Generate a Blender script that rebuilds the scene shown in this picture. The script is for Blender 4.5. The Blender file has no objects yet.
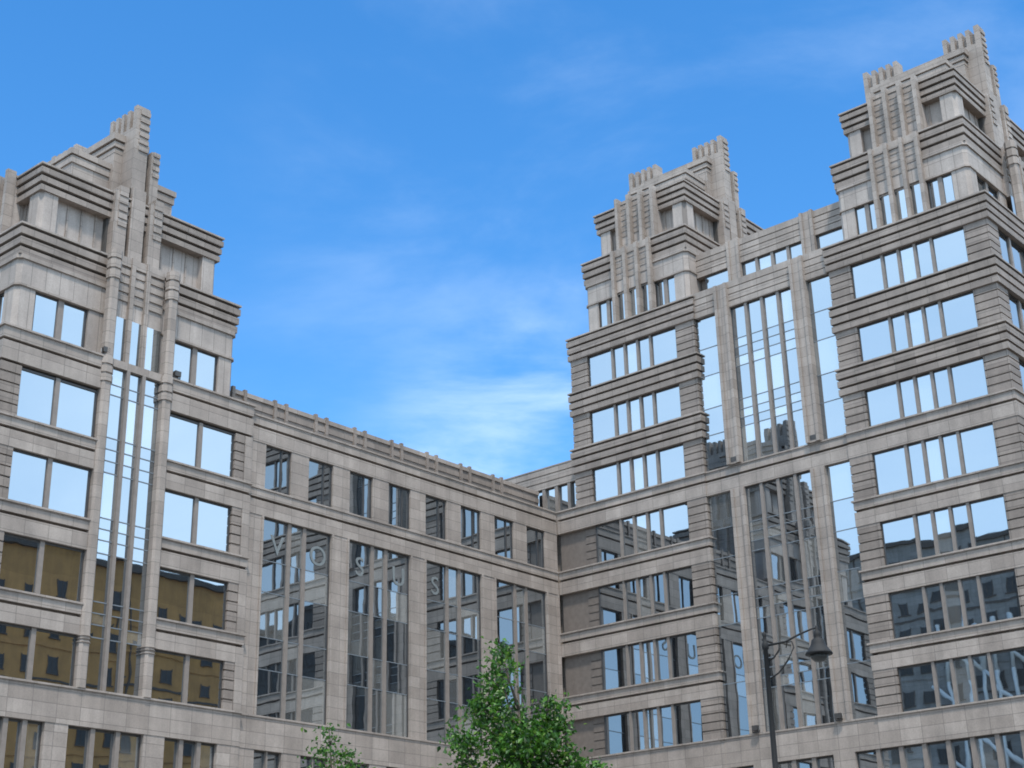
import bpy, bmesh, math, random
from mathutils import Vector, Matrix
random.seed(7)
R = math.radians
sc = bpy.context.scene
col = sc.collection

# ------------------------------------------------------------------ materials
def nmat(name):
    m = bpy.data.materials.new(name); m.use_nodes = True
    nt = m.node_tree; nt.nodes.clear()
    out = nt.nodes.new('ShaderNodeOutputMaterial')
    return m, nt, out
def N(nt, t, **kw):
    n = nt.nodes.new(t)
    for k, v in kw.items():
        if k == 'op': n.operation = v
        elif k == 'bt': n.blend_type = v; n.data_type = 'RGBA'
        else: n.inputs[k].default_value = v
    return n
def stone(name, c1, c2, bw=1.25, bh=0.62, joint=.6, rough=.7, bump=.3, grime=.5):
    m, nt, out = nmat(name); L = nt.links.new
    b = N(nt, 'ShaderNodeBsdfPrincipled', Roughness=rough); L(b.outputs[0], out.inputs[0])
    g = N(nt, 'ShaderNodeNewGeometry')
    sp = N(nt, 'ShaderNodeSeparateXYZ'); L(g.outputs['Position'], sp.inputs[0])
    ad = N(nt, 'ShaderNodeMath', op='ADD'); L(sp.outputs[0], ad.inputs[0]); L(sp.outputs[1], ad.inputs[1])
    cb = N(nt, 'ShaderNodeCombineXYZ'); L(ad.outputs[0], cb.inputs[0]); L(sp.outputs[2], cb.inputs[1])
    br = nt.nodes.new('ShaderNodeTexBrick'); L(cb.outputs[0], br.inputs['Vector'])
    br.inputs['Scale'].default_value = 1; br.inputs['Brick Width'].default_value = bw; br.inputs['Row Height'].default_value = bh
    br.inputs['Mortar Size'].default_value = .016; br.inputs['Mortar Smooth'].default_value = .3; br.offset = 0
    br.inputs['Color1'].default_value = (.0, .0, .0, 1); br.inputs['Color2'].default_value = (1, 1, 1, 1)
    br.inputs['Mortar'].default_value = (joint * .5, joint * .5, joint * .5, 1)
    n1 = N(nt, 'ShaderNodeTexNoise', Scale=.5, Detail=6, Roughness=.65); L(g.outputs['Position'], n1.inputs['Vector'])
    n2 = N(nt, 'ShaderNodeTexNoise', Scale=14, Detail=4, Roughness=.7); L(g.outputs['Position'], n2.inputs['Vector'])
    # rain streaks: noise stretched along z
    mp = N(nt, 'ShaderNodeMapping'); mp.inputs['Scale'].default_value = (2.4, 2.4, .16); L(g.outputs['Position'], mp.inputs[0])
    n3 = N(nt, 'ShaderNodeTexNoise', Scale=1, Detail=4, Roughness=.6); L(mp.outputs[0], n3.inputs['Vector'])
    mx = N(nt, 'ShaderNodeMix', bt='MIX'); L(br.outputs['Color'], mx.inputs['Factor'])
    mx.inputs[6].default_value = (*c1, 1); mx.inputs[7].default_value = (*c2, 1)
    def rng(node, lo, hi, a=.3, bb=.7):
        r = N(nt, 'ShaderNodeMapRange'); r.inputs[1].default_value = a; r.inputs[2].default_value = bb
        r.inputs[3].default_value = lo; r.inputs[4].default_value = hi; L(node.outputs[0], r.inputs[0]); return r
    jr = N(nt, 'ShaderNodeMapRange'); jr.inputs[3].default_value = 1; jr.inputs[4].default_value = joint; L(br.outputs['Fac'], jr.inputs[0])
    prev = mx.outputs[2]
    k = N(nt, 'ShaderNodeMix', bt='MULTIPLY'); k.inputs[0].default_value = 1; L(prev, k.inputs[6]); L(jr.outputs[0], k.inputs[7]); prev = k.outputs[2]
    for nd, lo, hi in ((n1, 1 - grime * .5, 1.1), (n2, .86, 1.12), (n3, 1 - grime * .34, 1.04)):
        r = rng(nd, lo, hi); k = N(nt, 'ShaderNodeMix', bt='MULTIPLY'); k.inputs[0].default_value = 1
        L(prev, k.inputs[6]); L(r.outputs[0], k.inputs[7]); prev = k.outputs[2]
    L(prev, b.inputs['Base Color'])
    bp = N(nt, 'ShaderNodeBump', Strength=bump, Distance=-.02); L(br.outputs['Fac'], bp.inputs['Height']); L(bp.outputs[0], b.inputs['Normal'])
    return m
def plain(name, c, rough=.6, metal=0., var=.25, scale=3.):
    m, nt, out = nmat(name); L = nt.links.new
    b = N(nt, 'ShaderNodeBsdfPrincipled', Roughness=rough, Metallic=metal); L(b.outputs[0], out.inputs[0])
    g = N(nt, 'ShaderNodeNewGeometry'); n = N(nt, 'ShaderNodeTexNoise', Scale=scale, Detail=5, Roughness=.65); L(g.outputs['Position'], n.inputs['Vector'])
    r = N(nt, 'ShaderNodeMapRange'); r.inputs[1].default_value = .3; r.inputs[2].default_value = .7
    r.inputs[3].default_value = 1 - var; r.inputs[4].default_value = 1 + var * .6; L(n.outputs[0], r.inputs[0])
    k = N(nt, 'ShaderNodeMix', bt='MULTIPLY'); k.inputs[0].default_value = 1; k.inputs[6].default_value = (*c, 1)
    L(r.outputs[0], k.inputs[7]); L(k.outputs[2], b.inputs['Base Color'])
    return m
def glassmat(name, tint, fac=.48, wave=.003):
    m, nt, out = nmat(name); L = nt.links.new
    g = N(nt, 'ShaderNodeNewGeometry')
    gl = N(nt, 'ShaderNodeBsdfGlossy', Roughness=.012); gl.inputs['Color'].default_value = (*tint, 1)
    df = N(nt, 'ShaderNodeBsdfDiffuse')
    rp = N(nt, 'ShaderNodeValToRGB'); L(g.outputs['Random Per Island'], rp.inputs[0])
    e = rp.color_ramp.elements; e[0].color = (.012, .013, .015, 1); e[0].position = .55; e[1].color = (.2, .19, .17, 1); e[1].position = 1
    L(rp.outputs[0], df.inputs['Color'])
    n = N(nt, 'ShaderNodeTexNoise', Scale=.55, Detail=1.5); L(g.outputs['Position'], n.inputs['Vector'])
    bp = N(nt, 'ShaderNodeBump', Strength=wave, Distance=1.); L(n.outputs[0], bp.inputs['Height']); L(bp.outputs[0], gl.inputs['Normal'])
    mx = N(nt, 'ShaderNodeMixShader')
    fr = N(nt, 'ShaderNodeMapRange'); fr.inputs[3].default_value = fac - .04; fr.inputs[4].default_value = fac + .02; L(g.outputs['Random Per Island'], fr.inputs[0]); L(fr.outputs[0], mx.inputs[0])
    L(df.outputs[0], mx.inputs[1]); L(gl.outputs[0], mx.inputs[2]); L(mx.outputs[0], out.inputs[0])
    return m
M = {}
M['stone'] = stone('granite_cladding', (.285, .238, .204), (.36, .306, .266))
M['stone_rough'] = stone('granite_rusticated', (.215, .176, .149), (.285, .237, .203), joint=.55)
M['panel'] = stone('granite_panel', (.35, .30, .265), (.42, .365, .325), bw=.8, bh=3.1, joint=.5)
M['letter'] = plain('letter_film', (.17, .185, .185), rough=.5, var=.1)
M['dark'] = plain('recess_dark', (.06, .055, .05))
M['mull'] = plain('mullion_metal', (.2, .168, .145), rough=.5, var=.15)
M['frame'] = plain('window_frame_dark', (.05, .045, .042), rough=.45)
M['glass'] = glassmat('reflective_glass', (.80, .89, .96))
M['transom'] = plain('transom_metal', (.16, .18, .2), rough=.4, var=.1)
M['corner_shade'] = plain('corner_shade_stone', (.15, .124, .106), rough=.6, var=.2)  # dark stone with the inner corner's shade put into its colour
M['roof'] = plain('roof_felt', (.10, .10, .10), rough=.9)
M['white'] = plain('white_film', (.72, .74, .73), rough=.5, var=.1)

# ------------------------------------------------------------------ mesh helpers
class MB:
    def __init__(s): s.bm = bmesh.new(); s.mats = []
    def mi(s, m):
        if m not in s.mats: s.mats.append(m)
        return s.mats.index(m)
    def box(s, x0, x1, y0, y1, z0, z1, m):
        if x1 < x0: x0, x1 = x1, x0
        if y1 < y0: y0, y1 = y1, y0
        v = [s.bm.verts.new((x, y, z)) for z in (z0, z1) for y in (y0, y1) for x in (x0, x1)]
        k = s.mi(m)
        for f in ((0, 2, 3, 1), (4, 5, 7, 6), (0, 1, 5, 4), (2, 6, 7, 3), (0, 4, 6, 2), (1, 3, 7, 5)):
            s.bm.faces.new([v[i] for i in f]).material_index = k
    def prism(s, poly, z0, z1, m):
        a = 0
        for i in range(len(poly)):
            x1, y1 = poly[i]; x2, y2 = poly[(i + 1) % len(poly)]; a += x1 * y2 - x2 * y1
        if a < 0: poly = poly[::-1]
        k = s.mi(m); n = len(poly)
        lo = [s.bm.verts.new((x, y, z0)) for x, y in poly]; hi = [s.bm.verts.new((x, y, z1)) for x, y in poly]
        s.bm.faces.new(lo[::-1]).material_index = k; s.bm.faces.new(hi).material_index = k
        for i in range(n):
            s.bm.faces.new([lo[i], lo[(i + 1) % n], hi[(i + 1) % n], hi[i]]).material_index = k
    def quad(s, pts, m):
        s.bm.faces.new([s.bm.verts.new(p) for p in pts]).material_index = s.mi(m)
    def tube(s, pts, radii, m, n=10, cap=True):
        k = s.mi(m); rings = []; pts = [Vector(p) for p in pts]
        for i, p in enumerate(pts):
            d = (pts[min(i + 1, len(pts) - 1)] - pts[max(i - 1, 0)]).normalized()
            a = d.orthogonal().normalized() if abs(d.z) > .95 else d.cross(Vector((0, 0, 1))).normalized()
            if abs(d.z) > .95: a = (Vector((1, 0, 0)) - d * d.x).normalized()
            b = d.cross(a)
            rings.append([s.bm.verts.new(p + (a * math.cos(t) + b * math.sin(t)) * radii[i]) for t in [2 * math.pi * j / n for j in range(n)]])
        for r0, r1 in zip(rings, rings[1:]):
            for j in range(n):
                f = s.bm.faces.new([r0[j], r0[(j + 1) % n], r1[(j + 1) % n], r1[j]]); f.material_index = k; f.smooth = True
        if cap:
            s.bm.faces.new(rings[0][::-1]).material_index = k; s.bm.faces.new(rings[-1]).material_index = k
    def lathe(s, c, prof, m, n=16):
        s.tube([(c[0], c[1], c[2] + z) for r, z in prof], [max(r, .002) for r, z in prof], m, n)
    def build(s, name, parent=None, loc=None, **props):
        me = bpy.data.meshes.new(name)
        if loc is not None: bmesh.ops.translate(s.bm, verts=s.bm.verts, vec=-Vector(loc))
        s.bm.to_mesh(me); s.bm.free()
        for m in s.mats: me.materials.append(m)
        o = bpy.data.objects.new(name, me); col.objects.link(o)
        if loc is not None: o.location = loc
        if parent: o.parent = parent
        for k, v in props.items(): o[k] = v
        return o
def thing(name, label, cat, loc=(0, 0, 0), group=None):
    o = bpy.data.objects.new(name, None); col.objects.link(o); o.location = loc
    o['label'] = label; o['category'] = cat
    if group: o['group'] = group
    return o

class Fr:
    """facade frame: u along the facade, d outward from plane 'off'."""
    def __init__(s, ax, off, sign=-1): s.ax, s.off, s.sg = ax, off, sign
    def w(s, u, z, d):
        q = s.off + s.sg * d
        return (u, q, z) if s.ax == 'A' else (q, u, z)
    def box(s, mb, u0, u1, z0, z1, d0, d1, m):
        a = s.w(u0, z0, d0); b = s.w(u1, z1, d1)
        mb.box(min(a[0], b[0]), max(a[0], b[0]), min(a[1], b[1]), max(a[1], b[1]), z0, z1, m)
    def pane(s, mb, u0, u1, z0, z1, d, m, t=.0045):
        tu = random.uniform(-t, t) * .5 * (u1 - u0); tz = random.uniform(-t, t) * .5 * (z1 - z0)
        p = [s.w(u0, z0, d - tu - tz), s.w(u1, z0, d + tu - tz), s.w(u1, z1, d + tu + tz), s.w(u0, z1, d - tu + tz)]
        mb.quad(p, m)

bld = thing('office_building', 'grey granite office block with three stepped towers and mirrored ribbon windows round a corner', 'building', (0, 0, 0))

def window(parent, fr, u0, u1, z0, z1, cuts=(), mw=.25, rec=.28, md=.2, edge=.07, trans=(), tw=.05, mmat=None, td=.03):
    """one opening: panes, stone-coloured mullions at the cuts, thin dark edge frame, thin transoms"""
    mb = MB(); mm = mmat or M['mull']
    us = [u0] + [x for c in sorted(cuts) for x in (c - mw / 2, c + mw / 2)] + [u1]
    zs = [z0] + sorted(trans) + [z1]
    for i in range(0, len(us), 2):
        for a, b in zip(zs, zs[1:]): fr.pane(mb, us[i], us[i + 1], a, b, -rec, M['glass'])
        for t in trans: fr.box(mb, us[i] + .002, us[i + 1] - .002, t - tw / 2, t + tw / 2, -rec - .03, -rec + td, M['transom'])
    for c in cuts: fr.box(mb, c - mw / 2, c + mw / 2, z0, z1, -rec - .05, -rec + md, mm)
    if edge:
        fr.box(mb, u0, u0 + edge, z0, z1, -rec - .04, -rec + .05, M['frame']); fr.box(mb, u1 - edge, u1, z0, z1, -rec - .04, -rec + .05, M['frame'])
        fr.box(mb, u0 + edge, u1 - edge, z1 - edge * 1.6, z1, -rec - .04, -rec + .045, M['frame'])  # frame head, made deeper and dark to imitate shade under the band
    return mb.build('window', parent)

def stripes(mb, x0, x1, y0, y1, z0, z1, m, n=5, g=.075, ins=.075):
    """rusticated pier: n courses with recessed joints"""
    h = (z1 - z0) / n
    mb.box(x0 + ins, x1 - ins, y0 + ins, y1 - ins, z0, z1, m)
    for i in range(n):
        mb.box(x0, x1, y0, y1, z0 + i * h + (g if i else .0), z0 + (i + 1) * h, m)

def ringbox(mb, x0, x1, y0, y1, z0, z1, p, m, strip=None):
    """a course of stone round a block, p proud of it; strip = x-range left open on the near (-y) face"""
    if strip:
        mb.box(x0 - p, x1 + p, y0 + .8, y1 + p, z0, z1, m)
        mb.box(x0 - p, strip[0], y0 - p, y0 + .8, z0, z1, m); mb.box(strip[1], x1 + p, y0 - p, y0 + .8, z0, z1, m)
    else: mb.box(x0 - p, x1 + p, y0 - p, y1 + p, z0, z1, m)

def flush_band(parent, x0, x1, y0, y1, zb, zt, strip=None, groove=True):
    mb = MB(); s = M['stone']
    g = zb + (zt - zb) * .54
    if groove:
        ringbox(mb, x0, x1, y0, y1, zb, g, 0, s, strip); ringbox(mb, x0, x1, y0, y1, g, g + .15, -.3, s, strip)
        ringbox(mb, x0, x1, y0, y1, g + .15, zt - .09, .0, s, strip)
    else:
        ringbox(mb, x0, x1, y0, y1, zb, zt - .09, 0, s, strip)
    ringbox(mb, x0, x1, y0, y1, zt - .09, zt, .09, s, strip)
    return mb.build('stone_band', parent)
def rib_cornice(parent, x0, x1, y0, y1, zb, zt, ps, strip=None, gap=.14, gin=.3):
    mb = MB(); n = len(ps); cop = .1; h = (zt - zb - cop) / n
    for i, p in enumerate(ps):
        z = zb + i * h
        ringbox(mb, x0, x1, y0, y1, z, z + h - gap, p, M['stone_rough'], strip)  # darker stone than the bands, standing in for shadow lines between ribs
        ringbox(mb, x0, x1, y0, y1, z + h - gap, z + h, p - gin, M['stone_rough'], strip)
    ringbox(mb, x0, x1, y0, y1, zt - cop, zt, ps[-1] + .03, M['stone'], strip)
    return mb.build('ribbed_cornice', parent)

# level table: bottoms of bands (= window heads) and tops (= sills)
BB = [13.42, 17.53, 21.59, 25.62, 29.67]
BT = [15.12, 19.03, 23.09, 27.13, 31.2]
W, D = 15.1, 10.15                     # tower footprint (x, y)
BX = .1                               # front plane of the right-hand block

def octo(cx, cy, r, c=.4): 
    k = r * c
    return [(cx - r, cy - r + k), (cx - r + k, cy - r), (cx + r - k, cy - r), (cx + r, cy - r + k), (cx + r, cy + r - k), (cx + r - k, cy + r), (cx - r + k, cy + r), (cx - r, cy + r - k)]

def pilaster_col(parent, x, y, z0, z1, caps, r=.27):
    mb = MB()
    mb.prism(octo(x, y, r), z0, z1, M['stone'])
    for cz0, cz1 in caps:
        n = 3; h = (cz1 - cz0) / n
        for i in range(n):
            mb.prism(octo(x, y, r + .07, .55), cz0 + i * h, cz0 + (i + 1) * h - .12, M['stone'])
    return mb.build('pilaster', parent)

# ------------------------------------------------------------------ tower top (shared by the three towers)
def tower_top(tw, X, Y, dz, near_glass=True):
    """X, Y: near front corner of the footprint; dz: height offset."""
    s = M['stone']; Z = lambda z: z + dz
    front = lambda d: Fr('B', X + d); near = lambda d: Fr('A', Y + d)
    back = lambda d: Fr('B', X + W - d, 1); far = lambda d: Fr('A', Y + D - d, 1)
    cy = Y + D / 2; cx = X + W / 2
    # ---- storey with windows
    s1 = .85; x0, x1, y0, y1 = X + s1, X + W - s1, Y + s1, Y + D - s1
    mb = MB()
    mb.box(x0 + .5, x1 - .5, y0 + .5, y1 - .5, Z(42.5), Z(48.5), M['dark'])
    pw = 1.05; ch = .22
    for sx in (0, 1):
        for sy in (0, 1):
            ax = x0 if not sx else x1; bx = x0 + pw if not sx else x1 - pw
            ay = y0 if not sy else y1; by = y0 + pw if not sy else y1 - pw
            cxs = ch if not sx else -ch; cys = ch if not sy else -ch
            mb.prism([(ax + cxs, ay), (bx, ay), (bx, by), (ax, by), (ax, ay + cys)], Z(43.05), Z(45.62), M['panel'])
    def champ(x0, x1, y0, y1): return [(x0 + ch, y0), (x1 - ch, y0), (x1, y0 + ch), (x1, y1 - ch), (x1 - ch, y1), (x0 + ch, y1), (x0, y1 - ch), (x0, y0 + ch)]
    mb.prism(champ(x0, x1, y0, y1), Z(45.62), Z(46.98), M['panel'])
    mb.prism(champ(x0 - .08, x1 + .08, y0 - .08, y1 + .08), Z(45.55), Z(45.66), s)
    mb.prism(champ(x0 - .1, x1 + .1, y0 - .1, y1 + .1), Z(46.98), Z(47.2), s)
    for sy in (0, 1):
        for q in (-1, 1):
            ye = y0 if not sy else y1 - .5
            mb.box(cx + q * 1.6, cx + q * 2.6, ye, ye + .5, Z(43.05), Z(45.62), M['panel'])
    if not near_glass: mb.box(x0 + pw, x1 - pw, y0 + .06, y0 + .5, Z(43.05), Z(45.62), M['panel'])
    mb.build('upper_storey', tw)
    for f, c, h in ((front(s1), cy, y1 - cy), (back(s1), cy, y1 - cy)):
        for a, b, cut in ((c - h + pw, c - 1.6, None), (c + 1.6, c + h - pw, None)):
            window(tw, f, a, b, Z(43.1), Z(45.55), [(a + b) / 2], mw=.28, rec=.16, md=.1)
        window(tw, f, c - 1.6, c + 1.6, Z(43.1), Z(45.55), [c - 1.5, c - .5, c + .5, c + 1.5], mw=.12, rec=-.04, md=.06, edge=0)
    for f in (near(s1), far(s1)) if near_glass else (far(s1),):
        h = cx - x0
        for a, b in ((cx - h + pw, cx - 2.6), (cx + 2.6, cx + h - pw)):
            window(tw, f, a + .05, b, Z(43.1), Z(45.55), [(a + b) / 2], mw=.32, rec=.18, md=.1)
        window(tw, f, cx - 1.6, cx + 1.6, Z(43.1), Z(45.55), [cx - .47, cx + .47], mw=.22, rec=-.3, md=.06, edge=0)
    # cornice 1
    rib_cornice(tw, x0, x1, y0, y1, Z(47.2), Z(48.86), (.06, .11, .16), gap=.15, gin=.3)
    # ---- blank storey above
    ax, ay = 1.95, 1.4; x0, x1, y0, y1 = X + ax, X + W - ax, Y + ay, Y + D - ay
    mb = MB()
    mb.box(x0 + .4, x1 - .4, y0 + .4, y1 - .4, Z(48.8), Z(51.5), M['panel'])
    pw = 1.0
    for sx in (0, 1):
        for sy in (0, 1):
            px_ = x0 if not sx else x1; bx = x0 + pw if not sx else x1 - pw
            py_ = y0 if not sy else y1; by = y0 + pw if not sy else y1 - pw
            cxs = ch if not sx else -ch; cys = ch if not sy else -ch
            mb.prism([(px_ + cxs, py_), (bx, py_), (bx, by), (px_, by), (px_, py_ + cys)], Z(48.85), Z(51.37), M['panel'])
    # thin ribs on the recessed panels
    for f, c, hw in ((front(ax + .4), cy, y1 - cy - pw), (back(ax + .4), cy, y1 - cy - pw), (near(ay + .4), cx, x1 - cx - pw), (far(ay + .4), cx, x1 - cx - pw)):
        k = int(2 * hw / .8)
        for i in range(1, k): f.box(mb, c - hw + i * 2 * hw / k - .05, c - hw + i * 2 * hw / k + .05, Z(48.9), Z(51.4), -.02, .07, M['stone'])
    mb.build('blank_storey', tw)
    rib_cornice(tw, x0, x1, y0, y1, Z(51.37), Z(52.85), (.1, .16, .22), gap=.15, gin=.3)
    # ---- attic tiers
    mb = MB()
    mb.box(X + 4.3, X + W - 4.3, Y + 2.7, Y + D - 2.7, Z(52.85), Z(54.5), M['stone'])
    mb.box(X + 4.22, X + W - 4.22, Y + 2.62, Y + D - 2.62, Z(54.5), Z(54.9), s); mb.box(X + 4.3, X + W - 4.3, Y + 2.7, Y + D - 2.7, Z(54.9), Z(54.98), s)
    mb.box(X + 4.15, X + W - 4.15, Y + 2.55, Y + D - 2.55, Z(54.98), Z(55.3), s)
    mb.build('attic', tw)
    mb = MB()
    fx, fy = 6.6, 2.35
    mb.box(X + fx, X + W - fx, Y + fy, Y + D - fy, Z(52.8), Z(55.95), M['stone'])
    for i, (p, a, b) in enumerate(((.02, 55.95, 56.2), (-.05, 56.2, 56.3), (.09, 56.3, 56.6), (.0, 56.6, 56.7), (.18, 56.7, 57.1))):
        mb.box(X + fx - p, X + W - fx + p, Y + fy - p, Y + D - fy + p, Z(a), Z(b), s)
    mb.build('ridge_attic', tw)
    # ---- front fins (near -x face and its twin) with grooved panels
    for sg, fx0 in ((1, X), (-1, X + W)):
        mb = MB()
        # panel of the lower flight
        xa = fx0 + sg * (s1 - .18); xb = fx0 + sg * (s1 + .3)
        mb.box(xa, xb, cy - 1.55, cy + 1.55, Z(45.67), Z(48.3), M['panel'])
        for i in range(4): mb.box(xa - sg * .035, xa, cy - 1.55, cy + 1.55, Z(46.55 + i * .47), Z(46.87 + i * .47), s)
        mb.box(xa - sg * .1, xb, cy - 1.55, cy + 1.55, Z(48.3), Z(48.7), s)
        xa = fx0 + sg * (ax - .36); xb = fx0 + sg * (ax + .45)
        mb.box(xa, xb, cy - 1.55, cy + 1.55, Z(48.9), Z(52.7), M['panel'])
        for i in range(6): mb.box(xa - sg * .035, xa, cy - 1.55, cy + 1.55, Z(50.2 + i * .42), Z(50.49 + i * .42), s)
        mb.box(xa - sg * .06, xb, cy - 1.55, cy + 1.55, Z(52.7), Z(52.95), s)
        mb.build('fin_panel', tw)
        for o in (-1.5, -.5, .5, 1.5):
            mb = MB()
            mb.box(fx0 + sg * .36, fx0 + sg * (s1 - .2), cy + o - .12, cy + o + .12, Z(43.1), Z(48.75), s)
            mb.box(fx0 + sg * (s1 - .2), fx0 + sg * (s1 + .05), cy + o - .1, cy + o + .1, Z(43.1), Z(45.4), s)
            mb.box(fx0 + sg * 1.15, fx0 + sg * (ax - .3), cy + o - .12, cy + o + .12, Z(48.88), Z(53.1), s)
            mb.build('fin', tw)
    # ---- pylons on the narrow faces
    for far_ in (0, 1):
        yy = (lambda v: Y + v) if not far_ else (lambda v: Y + D - v)
        mb = MB()
        B = lambda xa, xb, ya, yb, za, zb, m=s: mb.box(X + xa, X + xb, yy(ya), yy(yb), Z(za), Z(zb), m)
        c = W / 2
        B(c - 1.6, c + 1.6, .56, 1.5, 45.5, 48.9, M['panel'])                # panel behind the lanes
        B(c - 1.62, c + 1.62, 1.5, 2.4, 48.9, 52.9, M['dark'])
        for a, b in ((-1.5, -.6), (-.38, .38), (.6, 1.5)):                   # grooves over the lane windows
            for i in range(4): B(c + a, c + b, .48, .57, 46.5 + i * .5, 46.82 + i * .5)
            B(c + a, c + b, .42, .57, 48.45, 48.95)
        for o in (-.47, .47): B(c + o - .12, c + o + .12, .34, .6, 43.1, 49.0)
        for a, b in ((-1.5, -.72), (.72, 1.5)):                              # flank strips
            B(c + a, c + b, 1.0, 1.6, 48.95, 53.0)
            for i in range(5): B(c + a + .22, c + b - .03, .94, 1.0, 50.9 + i * .45, 51.2 + i * .45)
            B(c + a + .22, c + b, .95, 1.6, 53.0, 53.25)
        # centre slab with a slotted crown, and the two tall narrow flanks
        B(c - .43, c + .43, 1.1, 1.6, 48.95, 53.55)
        if far_: yy = lambda v: Y + D - v + .7
        B(c - .43, c + .43, 1.3, 3.8, 52.0, 57.45)
        B(c - .43, c + .43, 1.3, 1.62, 57.45, 58.75)
        B(c - .2, c + .2, 1.62, 3.75, 57.45, 58.3)
        for i in range(4): B(c - .43, c + .43, 1.92 + i * .53, 2.2 + i * .53, 57.45, 58.65)
        for i in range(6): B(c - .18, c + .43, 1.23, 1.3, 56.0 + i * .45, 56.27 + i * .45)
        pass
        for a, b in ((.66, 1.18),):
            B(c + a, c + b, 1.45 if a < 0 else 1.2, 2.4, 52.9, 56.2)
            for i in range(4): B(c + a + .1, c + b, 1.39 if a < 0 else 1.14, 1.46, 54.7 + i * .42, 54.95 + i * .42)
        mb.build('pylon', tw)

# ------------------------------------------------------------------ lower tower body
def wide_face(tw, f, c, z0, z1):
    window(tw, f, c - 3.62, c + 3.62, z0, z1, [c - 1.56, c - .52, c + .52, c + 1.56], mw=.17, rec=.2, md=.13)
def narrow_face(tw, f, c, z0, z1):
    window(tw, f, c - 6.42, c - 2.12, z0, z1, [c - 4.38], mw=.24, rec=.22, md=.1)
    window(tw, f, c + 2.12, c + 6.42, z0, z1, [c + 4.2], mw=.24, rec=.22, md=.1)
SPAN = [17.6, 18.2, 18.75, 19.3, 21.65, 22.3, 22.85, 23.4, 25.7, 26.3, 26.9, 27.5, 29.75, 30.3]
def strip_bay(tw, X, Y, dz, z0, z1, top):
    """the tall glazed lanes between the two pilasters of a narrow face"""
    c = X + W / 2; f = Fr('A', Y)
    tr = [z for z in SPAN + [31.4, 33.5, 34.1, 34.6, 35.1, 37.5, 38.1, 38.7, 39.2, 41.5] if z0 + .3 < z < z1 - .2]
    window(tw, f, c - 1.55, c + 1.55, z0, z1, [c - .47, c + .47], mw=.2, rec=.3, md=.2, edge=0, trans=tr)
    for o in (-1.82, 1.82):
        pilaster_col(tw, c + o, Y + .12, z0, top, [(top - 1.65, top + .05), (42.9 + dz - 1.3, 42.9 + dz + .1), (17.2, 17.65)])

# ================================================================== right-hand block
T1Y, T2Y = -11.58, -31.5              # near edges of its two towers
def right_tower(Y, first):
    y1 = Y + D
    lowy1 = .15 if first else y1       # the lower floors run into the inner corner
    x0, x1 = BX, BX + W
    mb = MB()
    mb.box(x0 + .55, x1 - .55, Y + .55, lowy1 - .02 if first else y1 - .55, 0, 31.1, M['dark'])
    mb.box(x0 + .55, x1 - .55, Y + .55, y1 - .55, 31.1, 42.6, M['dark'])
    mb.box(x0 + 1, x1 - 1, Y + 1, y1 - 1, 42.4, 42.88, M['roof'])
    c = Y + D / 2
    levels = [(BT[i], BB[i + 1]) for i in range(4)] + [(31.2, 33.5), (35.15, 37.5), (39.15, 41.5)]
    for i, (z0, z1) in enumerate(levels):
        top = y1 if i >= 4 else lowy1
        e = .003
        for xa, xb in ((x0 + .03, x0 + 1.4), (x1 - 1.4, x1 - .03)):
            stripes(mb, xa, xb, Y + .03, c - 3.62, z0 - e, z1 + e, M['stone_rough'])
            if i < 4 and first:          # recessed stone strip, coloured dark to imitate the inner corner's shade
                mb.box(xa + .25, xb, c + 3.62, lowy1 - .03, z0 - e, z1 + e, M['corner_shade'])
                for q in range(5): mb.box(xa + .2, xa + .26, c + 3.62, c + 4.5, z0 + q * .5, z0 + q * .5 + .42, M['corner_shade'])
            else: stripes(mb, xa, xb, c + 3.62, c + 5.04, z0 - e, z1 + e, M['stone_rough'])
    tw = mb.build('tower', bld)
    for z0, z1 in levels:
        wide_face(tw, Fr('B', x0), c, z0, z1)
        if not first: narrow_face(tw, Fr('A', Y), x0 + W / 2, z0, z1)
    st = None if first else (x0 + W / 2 - 1.75, x0 + W / 2 + 1.75)
    flush_band(tw, x0, x1, Y, lowy1, BB[0], BT[0], None, groove=False)
    for i in range(1, 5): flush_band(tw, x0, x1, Y, lowy1, BB[i], BT[i], st)
    for zb, zt in ((33.5, 35.15), (37.5, 39.15), (41.5, 43.12)):
        rib_cornice(tw, x0, x1, Y, y1, zb, zt, (.1, .12, .15), st)
    if not first: strip_bay(tw, x0, Y, 0, 15.12, 42.85, 48.9)
    tower_top(tw, x0, Y + (-.1 if first else .12), 0, near_glass=not first)
    if first:
        for o in (-1.82, 1.82): pilaster_col(tw, x0 + W / 2 + o, Y + .3, 42.9, 48.9, [(47.25, 48.95)])
    for o in (-1.82, 1.82): pilaster_col(tw, x0 + W / 2 + o, y1 - .3, 42.9, 48.9, [(47.25, 48.95)])
    return tw
t1 = right_tower(T1Y, True); t1['label'] = 'stepped tower beside the inner corner'
t2 = right_tower(T2Y, False); t2['label'] = 'tallest looking stepped tower at the outer corner'

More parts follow.
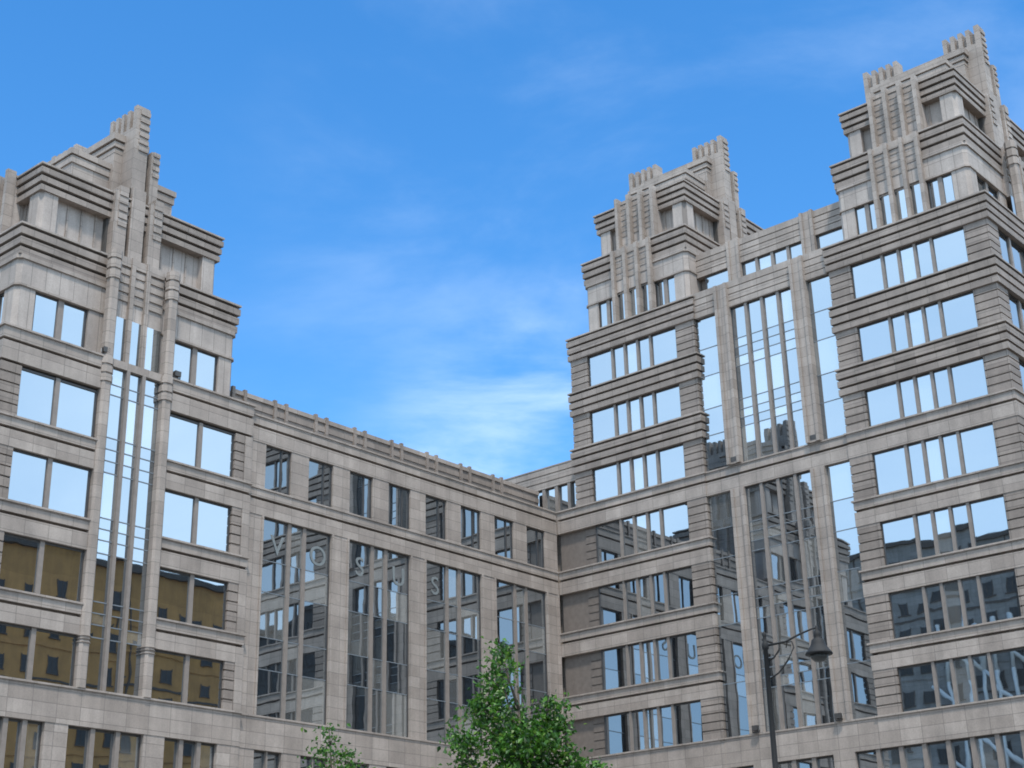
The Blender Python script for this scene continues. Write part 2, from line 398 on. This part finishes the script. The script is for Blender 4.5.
# ---- curtain-walled link between them
mb = MB()
ya, yb = T2Y + D, T1Y                  # -21.4 .. -11.63
mb.box(BX + .7, BX + W - .7, ya, yb, 0, 43.0, M['dark']); mb.box(BX + 2.5, BX + W - 2.5, ya - .75, yb + .75, 43.13, 46.6, M['stone_rough'])
link = mb.build('glazed_link', bld)
f = Fr('B', BX)
pil = (-13.8, -19.3)
def link_glass(z0, z1):
    tr = [z for z in SPAN + [33.55, 34.1, 34.65, 35.3, 37.5, 38.15, 38.75, 39.35] if z0 + .3 < z < z1 - .3]
    window(link, f, pil[0] + .43, yb - .01, z0, z1, rec=.3, trans=[t for t in tr if t in (18.2, 21.65, 23.4, 25.7, 27.5, 33.55, 35.3, 37.5, 39.35)], edge=0, tw=.045)
    window(link, f, ya + .01, pil[1] - .43, z0, z1, rec=.3, trans=[t for t in tr if t in (18.2, 21.65, 23.4, 25.7, 27.5, 33.55, 35.3, 37.5, 39.35)], edge=0, tw=.045)
    a, b = pil[1] + .43, pil[0] - .43; w = (b - a) / 4
    window(link, f, a, b, z0, z1, [a + w, a + 2 * w, a + 3 * w], mw=.2, rec=.3, md=.16, edge=.06, trans=tr, tw=.045)
link_glass(15.12, 29.67); link_glass(31.2, 41.5)
def pilaster_flat(y, z0, z1, off=0., proud=0.):
    mb = MB(); g = Fr('B', BX + off)
    g.box(mb, y - .3, y + .3, z0, z1, -.5, -.06 + proud, M['stone'])
    for o in (-.36, .36): g.box(mb, y + o - .1, y + o + .1, z0, z1, -.5, .04 + proud, M['stone'])
    return mb.build('pilaster', link)
for y in pil:
    pilaster_flat(y, 15.12, 29.67); pilaster_flat(y, 31.2, 43.15, proud=.16); pilaster_flat(y, 43.25, 47.1, off=1.9, proud=.1)
def lband(z0, z1, d, kind, ya=ya, yb=yb):
    mb = MB()
    if kind == 'flush':
        g = z0 + (z1 - z0) * .54
        f.box(mb, ya, yb, z0, g, -.7, d, M['stone']); f.box(mb, ya, yb, g, g + .15, -.7, d - .3, M['stone']); f.box(mb, ya, yb, g + .15, z1 - .09, -.7, d, M['stone']); f.box(mb, ya, yb, z1 - .09, z1, -.7, d + .06, M['stone'])
    elif kind == 'plain':
        f.box(mb, ya, yb, z0, z1 - .09, -.7, d, M['stone']); f.box(mb, ya, yb, z1 - .09, z1, -.7, d + .06, M['stone'])
    else:
        n = 4; h = (z1 - z0) / n
        for i in range(n):
            f.box(mb, ya, yb, z0 + i * h, z0 + (i + 1) * h - .06, min(-.9, d - .5), d, M['stone'])
            f.box(mb, ya, yb, z0 + (i + 1) * h - .06, z0 + (i + 1) * h, min(-.9, d - .5), d - (.08 if i < n - 1 else 0), M['stone'])
    return mb.build('stone_band', link)
lband(BB[0], BT[0], -.03, 'plain'); lband(BB[4], BT[4], -.08, 'flush'); lband(41.5, 43.25, -.05, 'rib')
lband(45.3, 47.0, -1.92, 'rib', ya - .8, yb + .8)
fu = Fr('B', BX + 1.9)
mb = MB(); f.box(mb, ya - .8, yb + .8, 43.2, 44.25, -2.4, -1.95, M['stone']); mb.build('sill', link)
window(link, fu, pil[0] + .43, yb + .2, 44.25, 45.3, rec=.22); window(link, fu, ya - .3, pil[1] - .43, 44.25, 45.3, rec=.22)
a, b = pil[1] + .43, pil[0] - .43; w = (b - a) / 4
window(link, fu, a, b, 44.25, 45.3, [a + w, a + 2 * w, a + 3 * w], mw=.2, rec=.22, md=.14)

# ---- low northern range of the right block, seen over the wing roof
mb = MB()
mb.box(BX + 1.3, BX + W - 1, T1Y + D, 24, 0, 33.2, M['dark']); mb.box(BX + .7, BX + W - 1, .2, 24, 0, 31.1, M['stone'])
rear = mb.build('rear_range', bld)
fr_ = Fr('B', BX + .7)
window(rear, fr_, T1Y + D + .01, 12.0, 31.2, 33.34, [-.36 + 1.09 * i for i in range(11)], mw=.26, rec=.25, md=.22, edge=.05)
mb = MB()
for i in range(3): fr_.box(mb, T1Y + D, 24, 33.34 + i * .5, 33.34 + i * .5 + .42, -.6, .0, M['stone']); fr_.box(mb, T1Y + D, 24, 33.76 + i * .5, 33.84 + i * .5, -.6, -.07 if i < 2 else .03, M['stone'])
mb.build('stone_band', rear)

# ================================================================== left tower block
AX = -40.85
mb = MB()
mb.box(AX + .55, AX + W - .55, .55, 29.4, 0, 31.3, M['dark'])
mb.box(AX + .9, AX + W - .9, .9, 29, 31.0, 31.42, M['roof'])
ca = AX + W / 2
for i in range(4):
    z0, z1 = BT[i] - .003, BB[i + 1] + .003
    for xa, xb in ((AX + .03, ca - 6.42), (ca + 6.42, AX + W - .03)):
        for y0_, y1_ in ((.03, 1.55), (8.7, 10.25), (19.7, 21.3), (28.4, 29.97)):
            stripes(mb, xa, xb, y0_, y1_, z0, z1, M['stone_rough'])
    # smooth pier at the very edge beside the wing
    mb.box(AX + W - .5, AX + W - .005, .005, 1.0, z0, z1, M['stone'])
ta = mb.build('tower', bld); ta['label'] = 'stepped tower at the left with a tall pylon'
st = (ca - 1.75, ca + 1.75)
for i in range(4):
    narrow_face(ta, Fr('A', 0), ca, BT[i], BB[i + 1])
    fw = Fr('B', AX)
    wide_face(ta, fw, 5.15, BT[i], BB[i + 1]); wide_face(ta, fw, 24.85, BT[i], BB[i + 1])
    window(ta, fw, 10.25, 19.7, BT[i], BB[i + 1], [10.25 + 9.45 * k / 6 for k in range(1, 6)], mw=.26, rec=.4)
flush_band(ta, AX, AX + W, 0, 30, BB[0], BT[0], None, groove=False)
for i in range(1, 4): flush_band(ta, AX, AX + W, 0, 30, BB[i], BT[i], st)
flush_band(ta, AX, AX + W, 0, 30, 29.8, 31.55, st)
strip_bay(ta, AX, 0, -11.4, 15.12, 31.2, 37.5)
mb = MB(); mb.box(ca - 1.55, ca + 1.55, .1, .79, 31.2, 31.6, M['stone']); mb.build('sill', ta)
tower_top(ta, AX, 0, -11.4)

# ================================================================== wing between
WY = .2
fwg = Fr('A', WY)
xl, xr = AX + W, BX - .002
mb = MB()
mb.box(xl, BX + .7, WY + .6, 14, 0, 31.0, M['dark'])
mb.box(xl, BX + .7, WY + .7, 13.9, 31.0, 31.13, M['roof'])
wing = mb.build('wing', bld)
PW = 3.095; wl = [-24.62 + PW * k for k in range(8)]; ww = 1.82
edges = [(xl, wl[0])] + [(wl[k] + ww, wl[k + 1]) for k in range(7)] + [(wl[7] + ww, xr)]
for i, (a, b) in enumerate(edges):
    mb = MB()
    fwg.box(mb, a, b, BT[3] - .003, BB[4] + .003, -.6, -.03, M['stone'])
    mb.build('pier', wing)
    if i % 2 == 0:
        mb = MB()
        fwg.box(mb, a, b, BT[0] - .003, BB[3] + .003, -.6, -.03, M['stone'])
        fwg.box(mb, a, a + .12, BT[0], BB[3], -.03, .04, M['stone']); fwg.box(mb, b - .12, b, BT[0], BB[3], -.03, .04, M['stone'])
        mb.build('pier', wing)
for k in range(8):
    window(wing, fwg, wl[k], wl[k] + ww, BT[3], BB[4], [wl[k] + ww * .66], mw=.06, rec=.2, md=.08, mmat=M['frame'])
for k in range(4):
    a, b = wl[2 * k], wl[2 * k + 1] + ww; c = (a + b) / 2
    window(wing, fwg, a, b, BT[0], BB[3], [c - .52, c + .55], mw=.24, rec=.22, md=.1, trans=[17.53, 19.2, 21.6, 23.3], tw=.04, edge=.07)
def wband(z0, z1, kind):
    mb = MB()
    if kind == 'plain': fwg.box(mb, xl, xr, z0, z1 - .09, -.6, 0, M['stone'])
    else:
        g = z0 + (z1 - z0) * .54
        fwg.box(mb, xl, xr, z0, g, -.6, 0, M['stone']); fwg.box(mb, xl, xr, g, g + .15, -.6, -.3, M['stone']); fwg.box(mb, xl, xr, g + .15, z1 - .09, -.6, 0, M['stone'])
    fwg.box(mb, xl, xr - .06, z1 - .09, z1, -.6, .06, M['stone'])
    mb.build('stone_band', wing)
wband(BB[0], BT[0], 'plain'); wband(BB[3], BT[3], 'g'); wband(BB[4], BT[4], 'g')
# set-back parapet with pairs of upright ribs over every pier
fp = Fr('A', 2.2); mb = MB()
fp.box(mb, xl + .3, BX + .6, 31.0, 32.95, -.5, 0, M['stone_rough']); fp.box(mb, xl + .3, BX + .6, 32.95, 33.2, -.5, .08, M['stone'])
for z in (31.9, 32.4): fp.box(mb, xl + .3, BX + .6, z, z + .3, -.02, .05, M['stone_rough'])
for a, b in edges[:-1]:
    c = (a + b) / 2 + .05
    for o in (-.42, .42): fp.box(mb, c + o - .1, c + o + .1, 31.0, 33.32, -.05, .14, M['stone_rough'])
mb.build('parapet', wing)
# white letters fixed behind the big panes
for ch_, x in zip('VOSUS', (-23.45, -20.55, -17.4, -14.32, -11.28)):
    cu = bpy.data.curves.new('letter', 'FONT'); cu.body = ch_; cu.size = 1.55; cu.extrude = .012; cu.align_x = 'CENTER'
    to = bpy.data.objects.new('letter', cu); col.objects.link(to)
    bpy.context.view_layer.update()
    dg = bpy.context.evaluated_depsgraph_get(); me = bpy.data.meshes.new_from_object(to.evaluated_get(dg))
    bpy.data.objects.remove(to); me.materials.clear(); me.materials.append(M['letter'])
    lo = bpy.data.objects.new('letter', me); col.objects.link(lo); lo.parent = wing
    lo.location = (x, WY + .2, 23.72); lo.rotation_euler = (R(90), 0, 0)

# ================================================================== ground storeys (mostly below the picture)
mb = MB(); base_f = []
def base_run(f, piers, lo, hi):
    for zt, zb in ((13.42, 9.6), (8.2, 4.6)):
        for a, b in piers: f.box(mb, a, b, zb, zt + .003, -.5, -.03, M['stone'])
    f.box(mb, lo, hi, 8.2, 9.6, -.5, .0, M['stone']); f.box(mb, lo, hi, 0, 4.6, -.5, .03, M['stone'])
fA, fB = Fr('A', 0), Fr('B', BX)
pA = [(AX + .01, -39.6), (-36.75, -35.55), (-31.45, -30.25), (-27.1, AX + W)]
pW = edges
pB = [(T2Y + .01, -30.5), (-19.8, -18.5), (-14.7, -13.4), (-2.2, .1)]
base_run(fA, pA, AX, AX + W); base_run(fwg, pW, xl, xr); base_run(fB, pB, T2Y, .15)
base = mb.build('lower_storeys', bld)
for zb, zt in ((9.6, 13.42), (4.6, 8.2)):
    for (a, b), (c, d) in zip(pA, pA[1:]):
        n = 3; window(base, fA, b, c, zb, zt, [b + (c - b) * k / n for k in range(1, n)], mw=.24, rec=.3)
    for (a, b), (c, d) in zip(pW, pW[1:]): window(base, fwg, b, c, zb, zt, [(b + c) / 2], mw=.1, rec=.3)
    for (a, b), (c, d) in zip(pB, pB[1:]):
        n = max(2, round((c - b) / 1.3)); window(base, fB, b, c, zb, zt, [b + (c - b) * k / n for k in range(1, n)], mw=.25, rec=.3)

# ================================================================== floodlights on the ledges
def floodlight(x, y, z, rz, label):
    o = thing('floodlight', label, 'floodlight', (x, y, z), 'floodlights on the ledges at the pilaster feet')
    mb = MB(); mb.box(-.2, .2, -.03, .03, .0, .06, M['frame']); mb.box(-.22, -.19, -.03, .03, .03, .3, M['frame']); mb.box(.19, .22, -.03, .03, .03, .3, M['frame']); mb.build('bracket', o)
    mb = MB(); mb.prism([(-.185, -.12), (.185, -.12), (.14, .16), (-.14, .16)], .12, .4, M['frame']); mb.build('housing', o)
    mb = MB(); mb.quad([(-.16, .163, .15), (.16, .163, .15), (.16, .163, .37), (-.16, .163, .37)], M['white']); mb.build('lens', o)
    o.rotation_euler = (0, 0, rz)
for x, y, z, rz, lb in (
    (-35.3, -.03, 31.57, 0, 'small dark floodlight on the ledge beside the left pilaster of the left tower'),
    (-30.95, -.03, 31.57, 0, 'small dark floodlight on the ledge beside the right pilaster of the left tower'),
    (BX - .0, -13.78, 31.22, -R(90), 'dark floodlight on the middle glazed-link ledge at the pilaster nearer the inner corner'),
    (BX - .0, -19.28, 31.22, -R(90), 'dark floodlight on the middle glazed-link ledge at the pilaster nearer the outer tower'),
    (BX - .15, -13.85, 15.13, -R(90), 'dark floodlight on the lowest ledge, just left of the street lamp pole'),
    (BX - .15, -19.15, 15.13, -R(90), 'dark floodlight on the lowest ledge, right of the street lamp lantern')):
    floodlight(x, y, z, rz, lb)

# ================================================================== street lamp
CAM = Vector((-74.773, -60.311, 1.6))
iron = plain('cast_iron', (.005, .005, .0055), rough=.75, var=.2)
def onray(dx, dy, dist):
    h = math.hypot(dx, dy); return (CAM.x + dx / h * dist, CAM.y + dy / h * dist)
lx, ly = onray(.8663, .5262, 30.0)
LZ = .22
lamp = thing('street_lamp', 'dark cast iron street lamp with a curled arm and a hanging lantern', 'street lamp', (lx, ly, 0))
ad = Vector((.526, -.866, 0)).normalized()          # arm points to the right of the view
mb = MB(); mb.lathe((0, 0, 0), [(.2, 0), (.2, .25), (.15, .3), (.15, 1.0), (.1, 1.1), (.08, 1.2), (.066, 4.0), (.08, 4.02), (.08, 4.12), (.06, 4.14), (.048, 7.8), (.066, 7.82), (.066, 7.92), (.045, 7.95), (.03, 8.05), (.05, 8.1), (.0, 8.18)], iron, 14); mb.build('pole', lamp)
mb = MB()
P = lambda u, z: tuple(ad * u + Vector((0, 0, z + LZ)))
mb.tube([P(.02, 7.66), P(.4, 7.72), P(.7, 7.86), P(.95, 7.95), P(1.02, 7.95)], [.024, .022, .02, .018, .016], iron, 8)
mb.tube([P(.03, 7.0), P(.22, 7.12), P(.42, 7.36), P(.55, 7.6), P(.52, 7.72), P(.42, 7.7), P(.4, 7.6)], [.017, .017, .017, .016, .015, .013, .01], iron, 8)
mb.tube([P(.03, 7.35), P(.15, 7.42), P(.26, 7.56), P(.28, 7.68)], [.018] * 4, iron, 8)
mb.build('arm', lamp)
mb = MB(); hc = tuple(ad * 1.02)
mb.lathe((hc[0], hc[1], 7.3 + LZ), [(.0, .72), (.03, .68), (.025, .62), (.06, .58), (.075, .5), (.06, .46), (.12, .42), (.14, .34), (.16, .3), (.23, .2), (.265, .16), (.265, .13), (.2, .13)], iron, 18); hd = mb.build('lantern', lamp)
lensm = plain('lamp_glass', (.03, .03, .028), rough=.5, var=.1)
mb = MB(); mb.lathe((hc[0], hc[1], 7.3 + LZ), [(.18, .13), (.16, .06), (.1, .0), (.0, -.02)], lensm, 18); mb.build('globe', hd)

# ================================================================== trees
bark = plain('bark', (.09, .07, .05), rough=.9, scale=8)
def leafmat():
    m, nt, out = nmat('leaf'); L = nt.links.new
    g = N(nt, 'ShaderNodeNewGeometry')
    rp = N(nt, 'ShaderNodeValToRGB'); L(g.outputs['Random Per Island'], rp.inputs[0])
    e = rp.color_ramp.elements; e[0].color = (.012, .045, .007, 1); e[1].color = (.17, .26, .04, 1)
    x = rp.color_ramp.elements.new(.5); x.color = (.04, .13, .012, 1); x = rp.color_ramp.elements.new(.85); x.color = (.08, .21, .018, 1)
    b = N(nt, 'ShaderNodeBsdfPrincipled', Roughness=.42); L(rp.outputs[0], b.inputs['Base Color'])
    t = N(nt, 'ShaderNodeBsdfTranslucent'); L(rp.outputs[0], t.inputs['Color'])
    mx = N(nt, 'ShaderNodeMixShader'); mx.inputs[0].default_value = .38
    L(b.outputs[0], mx.inputs[1]); L(t.outputs[0], mx.inputs[2]); L(mx.outputs[0], out.inputs[0])
    return m
leaf = leafmat()
def tree(x, y, h, blobs, label, nleaf, size=.13, seed=1):
    rnd = random.Random(seed)
    o = thing('broadleaf_tree', label, 'tree', (x, y, 0))
    right = Vector((.651, -.759, 0)); fwd = Vector((.759, .651, 0))
    mb = MB(); top = h * .93
    tp = [(0, 0, 0), (.04, .02, 1.2), (-.03, .05, h * .35), (.05, 0, h * .6), (0, .04, top)]
    mb.tube(tp, [.16, .13, .1, .065, .012], bark, 9)
    tips = []
    for (cx_, cy_, cz, rx, rz) in blobs:
        c = right * cx_ + fwd * cy_ + Vector((0, 0, cz))
        zb = max(1.8, cz - 1.3 - abs(cx_)); st_ = Vector((0, .02, zb)); mid = st_.lerp(c, .55) + Vector((0, 0, -.15))
        mb.tube([st_, mid, c], [.05, .03, .012], bark, 6)
        for k in range(5):
            d = Vector((rnd.gauss(0, 1), rnd.gauss(0, 1), rnd.gauss(.25, .8))).normalized()
            e = c + Vector((d.x * rx, d.y * rx, d.z * rz)) * .95
            mb.tube([c + (mid - c) * rnd.uniform(0, .4), c.lerp(e, .5) + Vector((0, 0, .05)), e], [.014, .01, .005], bark, 5)
            tips.append((c, e))
    tk = mb.build('trunk', o)
    mb = MB(); k = mb.mi(leaf); bm = mb.bm
    tot = sum(b[3] ** 2 * b[4] for b in blobs)
    def leafat(p, s):
        n = Vector((rnd.gauss(0, 1), rnd.gauss(0, 1), rnd.gauss(.5, .8))).normalized()
        a = n.orthogonal().normalized(); a.rotate(Matrix.Rotation(rnd.uniform(0, 6.28), 3, n)); b = n.cross(a)
        fold = n * s * .18
        pts = [p - a * s * .5, p - b * s * .34 - a * s * .08 + fold, p + a * s * .1 - b * s * .2, p + a * s * .55 - fold * .6, p + b * s * .34 - a * s * .08 + fold]
        vs = [bm.verts.new(q) for q in (pts[0], pts[1], pts[3], pts[4])]
        c = bm.verts.new(p - fold * .1)
        for i in range(4): 
            f = bm.faces.new([vs[i], vs[(i + 1) % 4], c]); f.material_index = k
    for (cx_, cy_, cz, rx, rz) in blobs:
        rx *= .92
        c0 = right * cx_ + fwd * cy_ + Vector((0, 0, cz))
        n = int(nleaf * rx * rx * rz / tot)
        ncl = max(4, n // 26)
        for j in range(ncl):
            d = Vector((rnd.gauss(0, 1), rnd.gauss(0, 1), rnd.gauss(0, 1))).normalized() * (rnd.random() ** .45)
            cc = c0 + Vector((d.x * rx, d.y * rx, d.z * rz)); r = rnd.uniform(.12, .3)
            for i in range(26):
                q = cc + Vector((rnd.gauss(0, r), rnd.gauss(0, r), rnd.gauss(0, r * .9)))
                leafat(q, size * rnd.uniform(.6, 1.35))
    mb.build('crown', o)
    return o
tx, ty = onray(.7525, .6445, 45)
tree(tx, ty, 11.9, [(-.5, 0, 11.25, .28, .6), (-.5, .1, 10.4, .6, .75), (.85, 0, 9.5, .4, .75), (-.75, .2, 9.4, .9, .7), (.75, .1, 8.8, .75, .7), (-1.65, -.2, 8.3, .65, .6), (1.35, .2, 7.9, .6, .7), (0, 0, 8.2, 1.25, .9), (-1.6, .3, 7.2, .9, .8), (1.9, -.2, 7.1, .9, .8), (.2, .2, 6.9, 1.7, 1.0), (-.6, -.7, 5.6, 1.5, 1.0), (.6, 0, 5.2, 1.5, .9)],
     'taller leafy green tree in front of the inner corner', 21000, size=.155, seed=3)
tx, ty = onray(.6892, .7503, 48)
tree(tx, ty, 9.4, [(-.15, 0, 9.1, .22, .45), (-.25, 0, 8.45, .45, .5), (.45, .1, 8.2, .6, .6), (-.2, 0, 7.3, 1.15, .8), (.2, 0, 6.1, 1.4, .9), (0, .1, 4.9, 1.3, .9)],
     'shorter pale green tree top in front of the wing windows', 10000, size=.13, seed=5)

# ================================================================== ground, road and pavements
def sheet(name, x0, x1, y0, y1, z, m, t=0):
    mb = MB()
    if t: mb.box(x0, x1, y0, y1, z - t, z, m)
    else: mb.quad([(x0, y0, z), (x1, y0, z), (x1, y1, z), (x0, y1, z)], m)
    return mb.build(name, kind='structure')
grd = plain('ground_soil', (.16, .15, .13), rough=.95, scale=.4)
asph = plain('asphalt', (.05, .05, .052), rough=.9, scale=6)
pav = stone('paving_slabs', (.26, .25, .24), (.3, .29, .27), bw=.6, bh=.6)
sheet('ground', -1500, 1500, -1500, 1500, -.02, grd)
sheet('road', -100, 75, -72, -52, 0.0, asph)
sheet('pavement', -72, 0, -50, 29, .12, pav, .14)
linem = plain('road_paint', (.7, .7, .68), var=.3)
for i in range(12):
    mb = MB(); x = -96 + i * 14; mb.quad([(x, -62.07, .004), (x + 4, -62.07, .004), (x + 4, -61.93, .004), (x, -61.93, .004)], linem); mb.build('lane_marking', kind='structure')

# ================================================================== buildings across the street (they show only as reflections)
def facade_building(name, label, x0, x1, y0, y1, h, wall, trim, faces, fl=3.6, bay=3.4, braces=False, ww_=1.3):
    o = thing(name, label, 'building', ((x0 + x1) / 2, (y0 + y1) / 2, 0))
    mb = MB(); mb.box(x0, x1, y0, y1, 0, h, wall); mb.build('wall', o, loc=o.location).location = (0, 0, 0)
    mb = MB(); mb.box(x0 - .5, x1 + .5, y0 - .5, y1 + .5, h, h + .7, trim); mb.build('roof', o, loc=o.location).location = (0, 0, 0)
    nst = int(h // fl)
    for ax, off, sg, lo, hi in faces:
        f = Fr(ax, off, sg); mb = MB(); n = int((hi - lo) // bay)
        mb2 = MB()
        for j in range(nst):
            for i in range(n):
                a = lo + (i + .5) * bay
                if random.random() < .06: continue
                hw = ww_ * random.choice((.3, .38, .5, .5)); zt_ = j * fl + random.choice((2.5, 2.9, 2.9))
                f.box(mb, a - hw, a + hw, j * fl + 1.1, zt_, .0, .04, M['frame'])
                f.box(mb2, a - hw - .1, a - hw, j * fl + 1.08, zt_ + .1, .0, .1, trim); f.box(mb2, a + hw, a + hw + .1, j * fl + 1.08, zt_ + .1, .0, .1, trim); f.box(mb2, a - .04, a + .04, j * fl + 1.1, zt_, .04, .07, trim)
                f.box(mb2, a - ww_ / 2 - .12, a + ww_ / 2 + .12, j * fl + .95, j * fl + 1.08, .0, .16, trim)
        for j in range(1, nst): f.box(mb2, lo, hi, j * fl + .1, j * fl + .35, .0, .12, trim if j % 3 == 0 else wall)
        for i in range(4): u = lo + (hi - lo) * (.15 + .23 * i); f.box(mb2, u, u + .16, 0, h, .0, .2, trim)
        mb.build('window', o, loc=o.location, kind='stuff').location = (0, 0, 0); mb2.build('sill', o, loc=o.location, kind='stuff').location = (0, 0, 0)
        if braces:
            mb3 = MB()
            for i in range(1, 7):
                for j in range(6):
                    u = lo + i * 7; z = 4 + j * 7
                    for (p, q) in (((u, z), (u + 7, z + 7)), ((u, z), (u, z + 7)), ((u + 2.3, z), (u + 2.3, z + 7)), ((u + 4.6, z), (u + 4.6, z + 7))):
                        mb3.tube([f.w(p[0], p[1], .7), f.w(q[0], q[1], .7)], [.28, .28], M['white'], 6)
            mb3.build('bracing', o, loc=o.location).location = (0, 0, 0)
    return o
ochre = stone('ochre_render', (.5, .25, .068), (.66, .33, .10), bw=9, bh=3.6, joint=.8)
brown = plain('brown_trim', (.09, .07, .055))
greyw = stone('dark_brick', (.3, .285, .265), (.36, .34, .32), bw=2, bh=.6)
facade_building('apartment_block', 'ochre apartment block with small dark windows mirrored in the lower glass of the left tower', -6, 62, -96, -76, 46.0, ochre, brown, [('A', -76, 1, -6, 62), ('B', -6, -1, -96, -76)], bay=3.3, ww_=1.25)
slab = stone('dark_cladding', (.12, .108, .095), (.16, .145, .13), bw=1.5, bh=1.2)
facade_building('office_slab', 'dark clad office slab mirrored as dark bands in the tall bays of the wing', -112, -76, -175, -102, 55, slab, brown, [('A', -102, 1, -112, -76), ('B', -76, 1, -175, -102)], bay=2.6, ww_=1.7)
facade_building('brick_block', 'dark brick block with pale diagonal braces mirrored in the low windows of the outer tower', -132, -112, -20, 75, 57, greyw, brown, [('B', -112, 1, -20, 75)], braces=True, fl=4, bay=3.2, ww_=1.7)

# ================================================================== sky and sun
SUN_AZ, SUN_EL = R(228), R(62)         # from behind the camera; azimuth from +x towards +y
w = bpy.data.worlds.new('World'); sc.world = w; w.use_nodes = True
nt = w.node_tree; nt.nodes.clear(); L = nt.links.new
out = nt.nodes.new('ShaderNodeOutputWorld'); bg = nt.nodes.new('ShaderNodeBackground'); L(bg.outputs[0], out.inputs[0])
bg.inputs['Strength'].default_value = .14
sky = nt.nodes.new('ShaderNodeTexSky'); sky.sky_type = 'NISHITA'; sky.sun_disc = False
sky.sun_elevation = SUN_EL; sky.sun_rotation = math.pi / 2 - SUN_AZ
sky.altitude = 200; sky.air_density = 1.0; sky.dust_density = .4; sky.ozone_density = 2.2
hs = nt.nodes.new('ShaderNodeHueSaturation'); hs.inputs['Saturation'].default_value = 1.34; hs.inputs['Value'].default_value = 1.5; L(sky.outputs[0], hs.inputs['Color'])
tc = nt.nodes.new('ShaderNodeTexCoord')
def cloud(scale, loc, stretch, lo, hi, detail=7):
    mp = nt.nodes.new('ShaderNodeMapping'); mp.inputs['Scale'].default_value = stretch; mp.inputs['Location'].default_value = loc
    L(tc.outputs['Generated'], mp.inputs[0])
    n = nt.nodes.new('ShaderNodeTexNoise'); n.inputs['Scale'].default_value = scale; n.inputs['Detail'].default_value = detail; n.inputs['Roughness'].default_value = .58; n.inputs['Distortion'].default_value = .25
    L(mp.outputs[0], n.inputs['Vector'])
    r = nt.nodes.new('ShaderNodeMapRange'); r.interpolation_type = 'SMOOTHSTEP'; r.inputs[1].default_value = lo; r.inputs[2].default_value = hi; L(n.outputs[0], r.inputs[0])
    return r.outputs[0]
def lobe(v, lo, hi):
    """smooth mask around a direction"""
    d = nt.nodes.new('ShaderNodeVectorMath'); d.operation = 'DOT_PRODUCT'; L(tc.outputs['Generated'], d.inputs[0]); d.inputs[1].default_value = v
    r = nt.nodes.new('ShaderNodeMapRange'); r.interpolation_type = 'SMOOTHSTEP'; r.inputs[1].default_value = lo; r.inputs[2].default_value = hi; L(d.outputs['Value'], r.inputs[0])
    return r.outputs[0]
def mul(a, b):
    m = nt.nodes.new('ShaderNodeMath'); m.operation = 'MULTIPLY'
    for i, q in enumerate((a, b)):
        if isinstance(q, (int, float)): m.inputs[i].default_value = q
        else: L(q, m.inputs[i])
    return m.outputs[0]
def mixc(fac, a, colr):
    m = nt.nodes.new('ShaderNodeMix'); m.data_type = 'RGBA'; L(fac, m.inputs[0]); L(a, m.inputs[6]); m.inputs[7].default_value = (*colr, 1); return m.outputs[2]
wisp = cloud(5.5, (1.3, .7, .4), (1, 1, 3.6), .40, .78, 9)
c0 = mul(mul(cloud(4.2, (3.3, .2, 1.4), (1, 1, 2.2), .42, .85, 9), lobe((.83, .44, .42), .93, .995)), .2)
c1 = mul(mul(wisp, lobe((.775, .575, .26), .974, .999)), .56)
broad = cloud(1.3, (2.1, .4, .9), (1, 1, 2.2), .3, .75)
back = lobe((-.766, -.643, 0.0), -.66, -.25)        # the brighter bank of thin cloud behind the camera
c2 = mul(back, broad)
veil = mul(back, .68)
cur = mixc(veil, hs.outputs['Color'], (7.5, 10.2, 13.0))
cur = mixc(c2, cur, (9.2, 11.4, 13.6))
cur = mixc(c0, cur, (6.2, 7.4, 8.6))
cur = mixc(c1, cur, (6.2, 7.4, 8.6))
L(cur, bg.inputs['Color'])
sl = bpy.data.lights.new('sun', 'SUN'); sl.energy = 3.1; sl.angle = R(5); sl.color = (1, .93, .84)
so = bpy.data.objects.new('sun', sl); col.objects.link(so)
sd = Vector((math.cos(SUN_AZ) * math.cos(SUN_EL), math.sin(SUN_AZ) * math.cos(SUN_EL), math.sin(SUN_EL)))
so.rotation_euler = sd.to_track_quat('Z', 'Y').to_euler(); so.location = (-60, -60, 90)

# ================================================================== camera
yaw, pitch, roll = .707980717, .383417494, -.0235863315
f_ = Vector((math.cos(yaw) * math.cos(pitch), math.sin(yaw) * math.cos(pitch), math.sin(pitch)))
r_ = Vector((math.sin(yaw), -math.cos(yaw), 0)); u_ = r_.cross(f_)
r2 = r_ * math.cos(roll) + u_ * math.sin(roll); u2 = -r_ * math.sin(roll) + u_ * math.cos(roll)
cam = bpy.data.cameras.new('camera'); co = bpy.data.objects.new('camera', cam); col.objects.link(co)
cam.sensor_width = 36; cam.lens = 1519.776 / 1024 * 36; cam.clip_end = 5000; cam.clip_start = .1
mw_ = Matrix((r2, u2, -f_)).transposed().to_4x4(); mw_.translation = CAM; co.matrix_world = mw_
sc.camera = co
vs = sc.view_settings
sc.display_settings.display_device = 'sRGB'
vs.view_transform = 'Standard'; vs.look = 'None'; vs.exposure = .38; vs.gamma = 1
sc.cycles.filter_width = 1.8
sc.cycles.max_bounces = 8
